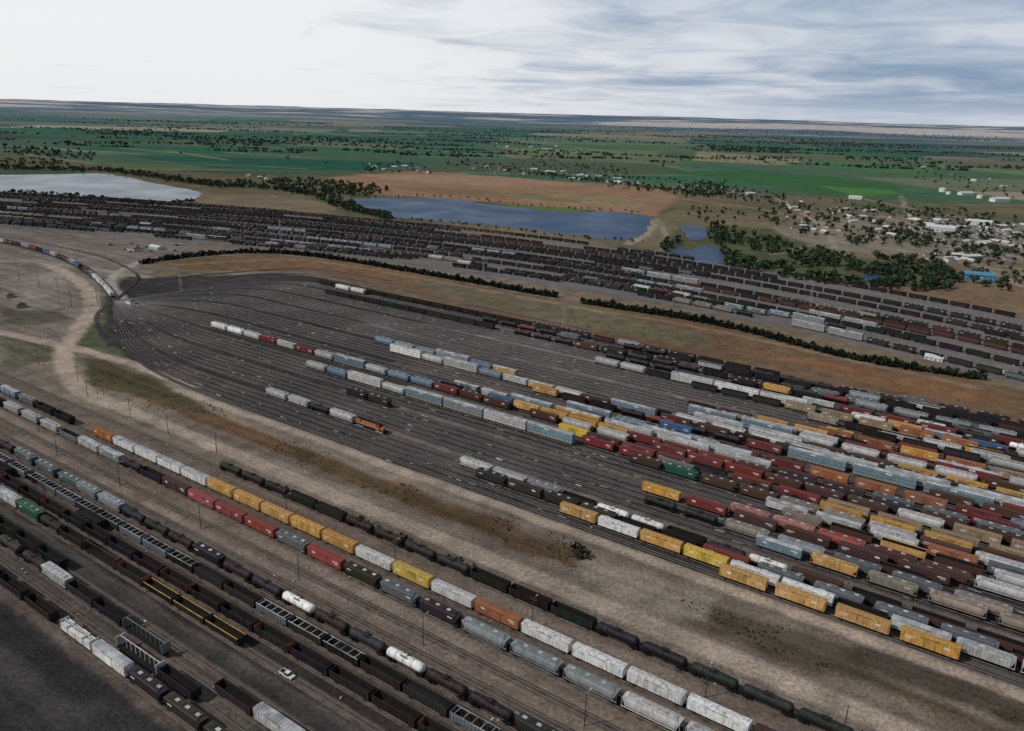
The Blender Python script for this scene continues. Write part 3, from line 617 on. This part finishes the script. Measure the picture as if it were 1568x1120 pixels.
for li,L in enumerate(LAKES):
    P=catmull(np.vstack([GP(L),GP(L[:1])]),10)[:-1]; P=P+ (np.column_stack([fbm(P[:,0],P[:,1],30,3),fbm(P[:,0]+99,P[:,1],30,3)])-.5)*16
    me=bpy.data.meshes.new('lake'); me.from_pydata([(x,y,.12) for x,y in P],[],[tuple(range(len(P)))]); me.materials.append(wm1 if li==0 else wm)
    o=bpy.data.objects.new('lake',me); COL.objects.link(o)
    if me.polygons[0].normal.z<0: me.flip_normals()
# ---------- trees ----------
def tree_t(seed,h,w,nl,low=.25,leaf=.9):
    r=random.Random(seed); V=[];Fc=[];mi=[]
    def q4(p,m): o=len(V); V.extend(p); Fc.append((o,o+1,o+2,o+3)); mi.append(m)
    def limb(a,b,r0,r1):
        a=Vector(a);b=Vector(b); d=(b-a).normalized(); u=d.orthogonal().normalized(); v=d.cross(u)
        ra=[a+(u*math.cos(t)+v*math.sin(t))*r0 for t in (0,1.57,3.14,4.71)]; rb=[b+(u*math.cos(t)+v*math.sin(t))*r1 for t in (0,1.57,3.14,4.71)]
        for k in range(4): q4([tuple(ra[k]),tuple(ra[(k+1)%4]),tuple(rb[(k+1)%4]),tuple(rb[k])],2)
    limb((0,0,0),(0,0,h*.6),.03*h,.012*h); lobes=[]
    for k in range(7):
        a=r.uniform(0,6.28); rad=w*r.uniform(.15,.33); z=h*r.uniform(low+.12,.85); c=(math.cos(a)*rad,math.sin(a)*rad,z); lobes.append((c,w*r.uniform(.16,.27)))
        if k<4: limb((0,0,h*r.uniform(.2,.45)),c,.012*h,.004*h)
    for k in range(nl):
        c,rad=r.choice(lobes); d=Vector((r.gauss(0,1),r.gauss(0,1),r.gauss(0,.8))).normalized()*rad*r.uniform(.6,1.15); p=Vector(c)+d
        n=Vector((r.gauss(0,1),r.gauss(0,1),r.gauss(.4,1))).normalized(); u=n.orthogonal().normalized()*leaf*r.uniform(.6,1.3); v=n.cross(u)*r.uniform(.5,1)
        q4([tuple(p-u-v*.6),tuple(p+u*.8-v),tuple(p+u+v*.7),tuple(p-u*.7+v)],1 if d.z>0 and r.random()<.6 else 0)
    return np.array(V),np.array(Fc),np.array(mi)
TT=[tree_t(s,10,9.5,70,.15,1.15) for s in range(5)]; SH=[tree_t(s+50,4,4.6,50,-.05,.7) for s in range(4)]; FT=[tree_t(s+90,9,13,24,0,2.4) for s in range(4)]
def scatter(name,T,XY,sc,mats=None,s0=.6):
    V=[];Fc=[];mi=[];off=0
    for i,(x,y) in enumerate(XY):
        v,f,m=T[i%len(T)]; a=random.uniform(0,6.28); s=sc*random.uniform(s0,1.25); c_,s_=math.cos(a)*s,math.sin(a)*s
        V.append(np.column_stack([v[:,0]*c_-v[:,1]*s_+x,v[:,0]*s_+v[:,1]*c_+y,v[:,2]*s*random.uniform(.85,1.15)])); Fc.append(f+off); mi.append(m); off+=len(v)
    npmesh(name,np.vstack(V),np.vstack(Fc),np.concatenate(mi),mats or [M_leafd,M_leafl,M_bark])
def inpoly(x,y,P):
    c=False
    for i in range(len(P)):
        a=P[i];b=P[i-1]
        if (a[1]>y)!=(b[1]>y) and x<(b[0]-a[0])*(y-a[1])/(b[1]-a[1])+a[0]: c=not c
    return c
def pts_in(poly_,n):
    xs=[p[0] for p in poly_]; ys=[p[1] for p in poly_]; o=[];tries=0
    while len(o)<n and tries<n*60:
        tries+=1; x,y=random.uniform(min(xs),max(xs)),random.uniform(min(ys),max(ys))
        if inpoly(x,y,poly_) and not any(inpoly(x,y,L) for L in LAKES): o.append(G(x,y))
    return o
def along(pts,step,jit_,n=1):
    P=resample(catmull(GP(pts),8),step); return [p+rng.normal(0,jit_,2) for p in P for _ in range(n)]
def clump(poly_,n,cl=.4,sc=60):
    o=pts_in(poly_,n*2)
    if not o: return o
    a=np.array(o); f=fbm(a[:,0],a[:,1],sc,2); return [p for p,v in zip(o,f) if v>cl][:n]
gr=clump([(1090,348),(1180,350),(1205,378),(1290,392),(1440,402),(1475,432),(1445,448),(1330,444),(1230,432),(1112,408),(1104,385)],560,.38,70)
gr+=pts_in([(1010,372),(1040,368),(1042,376),(1016,386)],20)+pts_in([(1080,340),(1110,345),(1110,378),(1085,372)],40)
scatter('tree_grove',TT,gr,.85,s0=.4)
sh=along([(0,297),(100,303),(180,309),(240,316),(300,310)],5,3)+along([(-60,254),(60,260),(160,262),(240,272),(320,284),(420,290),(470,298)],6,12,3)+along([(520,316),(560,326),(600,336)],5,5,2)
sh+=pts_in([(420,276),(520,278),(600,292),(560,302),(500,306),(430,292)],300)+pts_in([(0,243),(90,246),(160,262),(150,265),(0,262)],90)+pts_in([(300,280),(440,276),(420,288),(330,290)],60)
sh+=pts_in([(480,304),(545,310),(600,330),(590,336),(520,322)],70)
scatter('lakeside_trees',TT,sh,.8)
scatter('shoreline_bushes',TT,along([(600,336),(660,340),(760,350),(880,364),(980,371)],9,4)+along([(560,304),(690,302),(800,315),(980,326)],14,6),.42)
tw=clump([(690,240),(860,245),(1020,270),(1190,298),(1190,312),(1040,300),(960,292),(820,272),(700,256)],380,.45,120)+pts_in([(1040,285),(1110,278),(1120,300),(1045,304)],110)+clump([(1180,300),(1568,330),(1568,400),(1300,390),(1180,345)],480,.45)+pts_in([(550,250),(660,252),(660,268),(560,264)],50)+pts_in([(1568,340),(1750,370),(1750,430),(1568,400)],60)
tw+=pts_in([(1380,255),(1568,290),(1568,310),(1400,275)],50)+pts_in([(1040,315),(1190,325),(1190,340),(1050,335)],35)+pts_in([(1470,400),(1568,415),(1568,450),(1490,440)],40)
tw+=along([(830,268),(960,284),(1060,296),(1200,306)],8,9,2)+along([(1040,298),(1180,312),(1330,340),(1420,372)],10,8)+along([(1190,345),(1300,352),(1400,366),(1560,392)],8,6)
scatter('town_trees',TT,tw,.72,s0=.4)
fw=[]
for k in range(180):
    t=random.random(); v0=174+ 70*t**1.2; u=random.uniform(-150,1700); v=v0+(u-784)*.0274; du=random.uniform(80,420)*(1.1-.6*t); dv=du*(.0274+random.uniform(-.008,.022)*t)
    a,b_=G(u,v),G(u+du,v+dv); L=np.linalg.norm(b_-a); n=int(min(80,max(8,L/(8+22*(1-t)))))*(1 if random.random()<.6 else 1)
    wj=2+16*(1-t)*random.random()
    for j in range(n): fw.append(a+(b_-a)*random.random()+rng.normal(0,wj,2))
fw+=pts_in([(150,198),(260,198),(300,208),(200,208)],90)+pts_in([(1080,222),(1205,228),(1210,236),(1090,232)],260)+pts_in([(0,222),(150,236),(140,246),(0,236)],90)
for k in range(45): fw.append(G(random.uniform(-100,1680),random.uniform(200,258)))
LOG.append('fw %d'%len(fw))
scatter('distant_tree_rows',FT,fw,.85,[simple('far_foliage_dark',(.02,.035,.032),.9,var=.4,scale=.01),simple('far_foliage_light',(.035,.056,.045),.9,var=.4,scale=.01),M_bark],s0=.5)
M_cd=simple('cedar_dark',(.007,.013,.008),.9); M_cl=simple('cedar_light',(.016,.027,.014),.9)
hd=along([(215,405),(300,393),(400,388),(520,399),(850,456)],2.0,.5)+along([(893,465),(1100,499),(1300,549),(1500,582)],1.9,.5)
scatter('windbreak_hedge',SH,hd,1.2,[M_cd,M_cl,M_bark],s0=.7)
M_sc1=simple('dry_scrub',(.05,.042,.026),.9); M_sc2=simple('olive_scrub',(.04,.042,.022),.9)
bu=pts_in([(420,740),(520,775),(900,945),(880,945),(500,778)],60)
scatter('roadside_shrubs',SH,bu,.35,s0=.3)
scatter('bare_bush',SH,[G(884,852),G(890,846),G(879,845),G(893,855),G(886,856)],.9,[M_sc1,M_sc2,M_bark])
st=clump([(115,545),(200,566),(600,735),(900,835),(880,870),(600,765),(250,640),(140,600)],380,.52,25)+clump([(1030,915),(1568,1060),(1568,1110),(1180,1000)],180,.54,25)+clump([(0,480),(95,490),(90,560),(0,560)],110)+clump([(400,400),(850,470),(1100,515),(1500,600),(1560,640),(900,500)],240,.5)
scatter('scrub_vegetation',SH,st,.16,[M_sc1,M_sc2,M_bark],s0=.3)
# ---------- buildings ----------
M_wall=objcol('house_wall',.8,.15); M_rf=simple('roof_shingle',(.12,.11,.11),.9); M_rfl=simple('roof_metal_light',(.45,.46,.47),.6); M_door=simple('door_paint',(.1,.07,.05),.6)
def house(w,l,h,rh,rf):
    b=MB(); b.box(-l/2,l/2,-w/2,w/2,0,h,0)
    b.prism([(-w/2-.4,h-.05),(-w/2-.4,h+.1),(0,h+rh),(w/2+.4,h+.1),(w/2+.4,h-.05)],-l/2-.4,l/2+.4,1)
    for sy in(-1,1):
        y0,y1=sorted([sy*w/2,sy*(w/2+.06)]); n=max(2,int(l/4))
        for k in range(n):
            x=-l/2+(k+.5)*l/n
            if k==n//2 and sy<0: b.box(x-.5,x+.5,y0,y1,0.02,2.1,3)
            else: b.box(x-.6,x+.6,y0,y1,1.0,2.2,2)
    b.box(l/4,l/4+.6,-.3,.3,h,h+rh+.6,0)
    return b.mesh('house',[M_wall,rf,M_glass,M_door])
HM=[house(8,13,2.9,2.2,M_rf),house(9,16,3,2.4,M_rfl),house(7,11,4.8,2,M_rf),house(12,26,4.5,2.4,M_rfl)]
def putb(name,me,xy,ang,c,s=1):
    o=bpy.data.objects.new(name,me); COL.objects.link(o); o.location=(xy[0],xy[1],0); o.rotation_euler=(0,0,ang); o.color=(*c,1); o.scale=(s,s,s); return o
def town(poly_,n,s=1):
    for p in pts_in(poly_,n):
        putb('house',random.choice([HM[0],HM[0],HM[1],HM[2]]) if random.random()<.92 else HM[3],p,random.choice([0,1.57])+th+random.uniform(-.3,.3),random.choice([(.55,.55,.53),(.4,.38,.34),(.25,.23,.21),(.45,.4,.32),(.2,.12,.09)]),s*random.uniform(.75,1.1))
town([(560,252),(660,256),(660,266),(570,262)],20,.9); town([(720,256),(860,262),(985,280),(975,286),(850,272),(730,264)],60,.95); town([(1040,283),(1180,295),(1180,303),(1050,294)],16,.9)
town([(1185,305),(1330,325),(1330,372),(1200,350)],38,.8); town([(1330,325),(1568,345),(1568,385),(1340,365)],95,.8); town([(750,215),(900,225),(890,235),(760,226)],24,1.0); town([(1568,345),(1700,370),(1700,410),(1568,385)],30,.85)
town([(1380,240),(1560,285),(1540,290),(1380,250)],8,1);town([(320,266),(440,272),(440,280),(330,272)],6,1); town([(1330,385),(1568,395),(1568,412),(1400,400)],14,.8)
def xb(name,u,v,idx,s,c,a=None): return putb(name,HM[idx],G(u,v),math.atan2(D[1],D[0]) if a is None else a,c,s)
xb('warehouse',1440,355,3,1.5,(.5,.5,.48)); xb('warehouse',1500,345,3,1.3,(.6,.6,.6)); xb('yard_office',200,466,2,.6,(.6,.6,.58)); xb('yard_shed',28,470,0,.9,(.3,.2,.15)); xb('yard_shed',12,455,0,.8,(.35,.25,.2))
xb('yard_office',240,382,3,.7,(.4,.4,.4)); xb('yard_office',205,384,0,1,(.5,.45,.4)); xb('yard_shed',1430,551,1,.7,(.6,.62,.6)); xb('yard_shed',1540,570,0,1,(.5,.5,.5)); xb('yard_shed',1310,305,3,1,(.6,.6,.6))
xb('warehouse',1530,309,3,1.4,(.65,.65,.65),th); xb('warehouse',1478,299,3,1.2,(.65,.65,.65),th)
b=MB(); b.box(-14,14,-8,8,0,7,0); b.prism([(-8.6,7),(-8.6,7.3),(0,9.5),(8.6,7.3),(8.6,7)],-14.5,14.5,1)
for k in range(7): b.box(-13+k*4,-12.4+k*4,-8.15,-8,0,7,2)
b.box(-2,2,-8.2,-8,0.02,5,2); me=b.mesh('blue_warehouse',[simple('blue_siding',(.05,.17,.28),.6),simple('blue_roof',(.06,.2,.3),.5),M_gal]); putb('blue_warehouse',me,G(1498,430),-.4,(1,1,1))
b=MB(); b.ring([(0,9),(9,9),(9.6,8.2),(10.6,.5)],'z',24,0); b.ring([(8.6,9.15),(8.9,9.15)],'z',24,1)
for k in range(10): b.beam((9.2*math.cos(k*.12),9.2*math.sin(k*.12),k),(9.2*math.cos(k*.12+.12),9.2*math.sin(k*.12+.12),k+.9),.5,1)
tk=b.mesh('storage_tank',[simple('tank_white',(.6,.6,.58),.6,var=.12),M_gal])
for u,v,s in[(1443,294,.9),(1452,298,.6),(1500,304,.7)]: putb('storage_tank',tk,G(u,v),random.random()*6,(1,1,1),s)
# ---------- poles, masts ----------
def pole(h):
    b=MB(); b.ring([(0,.17),(h,.1)],'z',8,0); b.beam((0,-1.2,h-.6),(0,1.2,h-.6),.14,0); b.beam((0,0,h-.3),(2.0,0,h-.1),.09,1); b.box(1.7,2.5,-.18,.18,h-.2,h-.04,1)
    for s in(-1,1): b.ring([(h-.53,.06),(h-.3,.05)],'z',6,1,(0,s*1.1,0))
    return b.mesh('light_pole',[M_wood,M_gal])
def mast(h):
    b=MB(); w0,w1=1.0,.4; n=int(h/2.5)
    cs=lambda t:[(x*(w0*(1-t)+w1*t),y*(w0*(1-t)+w1*t),t*h) for x,y in((-1,-1),(1,-1),(1,1),(-1,1))]
    for k in range(n):
        a=cs(k/n);c_=cs((k+1)/n)
        for j in range(4):
            b.beam(a[j],c_[j],.13,0); b.beam(a[j],c_[(j+1)%4],.07,0); b.beam(c_[j],c_[(j+1)%4],.07,0)
    b.box(-1.6,1.6,-1.6,1.6,h,h+.15,1)
    for k in range(4):
        for s in(-1,1): b.box(-1.5+k*.85,-1.0+k*.85,s*1.5-.2,s*1.5+.2,h+.3,h+.85,1)
    b.box(-1.6,1.6,-.1,.1,h+.15,h+.3,0)
    return b.mesh('floodlight_mast',[M_gal,M_rim])
pm=pole(10.5)
for u,v in[(258,665),(332,694),(458,889),(648,988),(308,810),(184,744),(440,795),(605,868),(815,960),(895,1112),(1080,1068),(88,697),(135,610),(200,640),(60,560),(60,662),(745,1160),(120,585),(1290,1130)]:
    putb('light_pole',pm,G(u,v),math.atan2(D[1],D[0])+1.57,(1,1,1))
mm=mast(22); ms=mast(19)
for u,v in[(278,448),(92,470),(740,432),(1240,470),(430,368)]: putb('floodlight_mast',mm,G(u,v),.5,(1,1,1))
putb('radio_tower',ms,G(864,503),.3,(1,1,1))
for u,v in[(60,440),(110,470),(30,430),(150,470),(330,372),(560,395)]: putb('light_pole',pm,G(u,v),.5,(1,1,1),1.3)
def vehicle(pick):
    b=MB()
    b.box(-2.5,2.5,-.9,.9,.45,.98,0); 
    if pick:
        b.prism([(-.85,.98),(-.7,1.7),(.7,1.7),(.85,.98)],-.4,1.2,2); b.box(-.35,1.1,-.68,.68,1.7,1.76,0); b.box(-2.45,-.5,-.75,.75,.985,1.0,1)
        for s in(-1,1): b.box(-2.5,-.4,s*.83-.06,s*.83+.06,.98,1.25,0)
        b.box(-2.5,-2.42,-.77,.77,.98,1.25,0)
    else: b.prism([(-.85,.98),(-.65,1.45),(.65,1.45),(.85,.98)],-1.8,1.0,2); b.box(-1.4,.6,-.62,.62,1.45,1.5,0)
    for x in(-1.55,1.6):
        for s in(-1,1): b.ring([(-.11,.36),(.11,.36)],'y',12,1,(x,s*.84,.36))
    return b.mesh('vehicle',[objcol('vehicle_paint',.35,.1),M_under,M_glass])
vp,vc=vehicle(True),vehicle(False)
aD=math.atan2(D[1],D[0])
putb('pickup_truck',vp,G(440,1036),aD,(.6,.6,.6)); putb('pickup_truck',vp,G(205,470),.3,(.6,.6,.6)); putb('parked_car',vc,G(196,463),.5,(.6,.6,.62))
for k in range(26):
    putb('parked_car',random.choice([vp,vc]),G(random.uniform(165,285),random.uniform(374,386)),random.choice([.3,1.87]),random.choice([(.6,.6,.6),(.1,.1,.12),(.3,.05,.04),(.05,.1,.25),(.4,.4,.4)]))
for p in pts_in([(1440,345),(1550,350),(1550,366),(1450,362)],120): putb('parked_car',random.choice([vp,vc]),p,random.choice([.2,1.77]),random.choice([(.7,.7,.7),(.5,.5,.52),(.6,.62,.65),(.1,.1,.12)]),1.2)
V=[];Fc=[]
def fleck(xy,l,w,a,z):
    o=len(V); c_,s_=math.cos(a),math.sin(a)
    for x,y in((-l,-w),(l*.8,-w*1.1),(l,w*.8),(-l*.9,w)): V.append((xy[0]+x*c_-y*s_,xy[1]+x*s_+y*c_,z+random.uniform(0,.04)))
    Fc.append((o,o+1,o+2,o+3))
for k in range(1900):
    b_=random.choice(bowl); s=random.uniform(60,b_.s[-1]); p=b_.at(s)+N*random.choice([-2.1,2.1]); fleck(p,random.uniform(.3,2.4),random.uniform(.1,.35),aD,.4)
for k in range(300):
    b_=random.choice(list(near.values())); s=random.uniform(0,b_.s[-1]); p=b_.at(s)+N*random.uniform(-2.6,2.6); fleck(p,random.uniform(.15,.6),random.uniform(.1,.3),random.random()*3,.42)
npmesh('trackside_debris',np.array(V),np.array(Fc),np.zeros(len(Fc)),[simple('debris_pale',(.36,.33,.3),.9,var=.6,scale=.3)])
# ---------- world ----------
sv=Vector((-.93,-.3,.95)).normalized(); el=math.asin(sv.z); az=math.atan2(sv.x,sv.y)
w=bpy.data.worlds.new('World'); scene.world=w; w.use_nodes=True; nt=w.node_tree; bg=nt.nodes['Background']
try: w.cycles.sampling_method='MANUAL'; w.cycles.sample_map_resolution=512
except Exception: pass
sk=nd(nt,'ShaderNodeTexSky'); sk.sky_type='NISHITA'; sk.sun_disc=False; sk.sun_elevation=el; sk.sun_rotation=az; sk.air_density=1.2; sk.dust_density=1.5
tc=nd(nt,'ShaderNodeTexCoord'); sp=nd(nt,'ShaderNodeSeparateXYZ'); nt.links.new(tc.outputs['Generated'],sp.inputs[0])
def mt(op,a,b=None,c=None):
    n=nd(nt,'ShaderNodeMath',operation=op)
    for i,x in enumerate((a,b,c)):
        if x is None: continue
        if isinstance(x,(int,float)): n.inputs[i].default_value=x
        else: nt.links.new(x,n.inputs[i])
    return n.outputs[0]
zc=mt('ADD',mt('MAXIMUM',sp.outputs[2],0),.07)
cb=nd(nt,'ShaderNodeCombineXYZ'); nt.links.new(mt('DIVIDE',sp.outputs[0],zc),cb.inputs[0]); nt.links.new(mt('DIVIDE',sp.outputs[1],zc),cb.inputs[1])
def wn(s,det,rough=.55,dist=.4):
    n=nd(nt,'ShaderNodeTexNoise'); n.inputs['Scale'].default_value=s; n.inputs['Detail'].default_value=det; n.inputs['Roughness'].default_value=rough; n.inputs['Distortion'].default_value=dist; nt.links.new(cb.outputs[0],n.inputs['Vector']); return n.outputs[0]
def mrg(x,a,b_,c=0,d=1):
    n=nd(nt,'ShaderNodeMapRange',interpolation_type='SMOOTHSTEP'); nt.links.new(x,n.inputs[0]); n.inputs[1].default_value=a;n.inputs[2].default_value=b_;n.inputs[3].default_value=c;n.inputs[4].default_value=d; return n.outputs[0]
n_big=wn(.3,4,.5); n_sm=wn(1.0,6,.6,.8)
side=mrg(sp.outputs[0],-.5,.45,-.3,.2)
dk=mt('ADD',mt('ADD',mt('MULTIPLY',n_big,1.1),mt('MULTIPLY',n_sm,.9)),side)
fac=mrg(dk,.84,1.42)
hzn=mrg(sp.outputs[2],0.0,.035,.4,1)
fac=mt('MULTIPLY',fac,hzn)
wr=nd(nt,'ShaderNodeMix',data_type='RGBA'); nt.links.new(mrg(sp.outputs[0],-.3,.5),wr.inputs[0]); wr.inputs[6].default_value=(9.0,9.1,9.3,1); wr.inputs[7].default_value=(6.6,7.0,7.8,1)
mx=nd(nt,'ShaderNodeMix',data_type='RGBA'); nt.links.new(fac,mx.inputs[0]); nt.links.new(wr.outputs[2],mx.inputs[6]); mx.inputs[7].default_value=(2.1,3.2,4.8,1)
ov=nd(nt,'ShaderNodeMix',data_type='RGBA'); nt.links.new(mrg(sp.outputs[2],.13,.5,0,.85),ov.inputs[0]); nt.links.new(mx.outputs[2],ov.inputs[6]); ov.inputs[7].default_value=(2.0,2.3,2.7,1)  # sky overhead, out of view, darkened to cut ambient light and raise contrast
m2=nd(nt,'ShaderNodeMix',data_type='RGBA'); m2.inputs[0].default_value=.9; nt.links.new(sk.outputs[0],m2.inputs[6]); nt.links.new(ov.outputs[2],m2.inputs[7]); nt.links.new(m2.outputs[2],bg.inputs[0]); bg.inputs[1].default_value=.1
sl=bpy.data.lights.new('sun','SUN'); sl.energy=2.8; sl.angle=math.radians(3); sl.color=(1,.95,.88); so=bpy.data.objects.new('sun',sl); COL.objects.link(so); so.rotation_euler=sv.to_track_quat('Z','Y').to_euler(); so.location=(0,0,300)
cam=bpy.data.cameras.new('camera'); cam.sensor_width=36; cam.lens=F*36/PW; cam.clip_start=1; cam.clip_end=200000
co=bpy.data.objects.new('camera',cam); COL.objects.link(co); co.matrix_world=Matrix.Translation((0,0,H))@R.to_4x4(); scene.camera=co
scene.view_settings.view_transform='Standard'; scene.view_settings.look='None'; scene.view_settings.exposure=0
print('\n'.join(LOG))
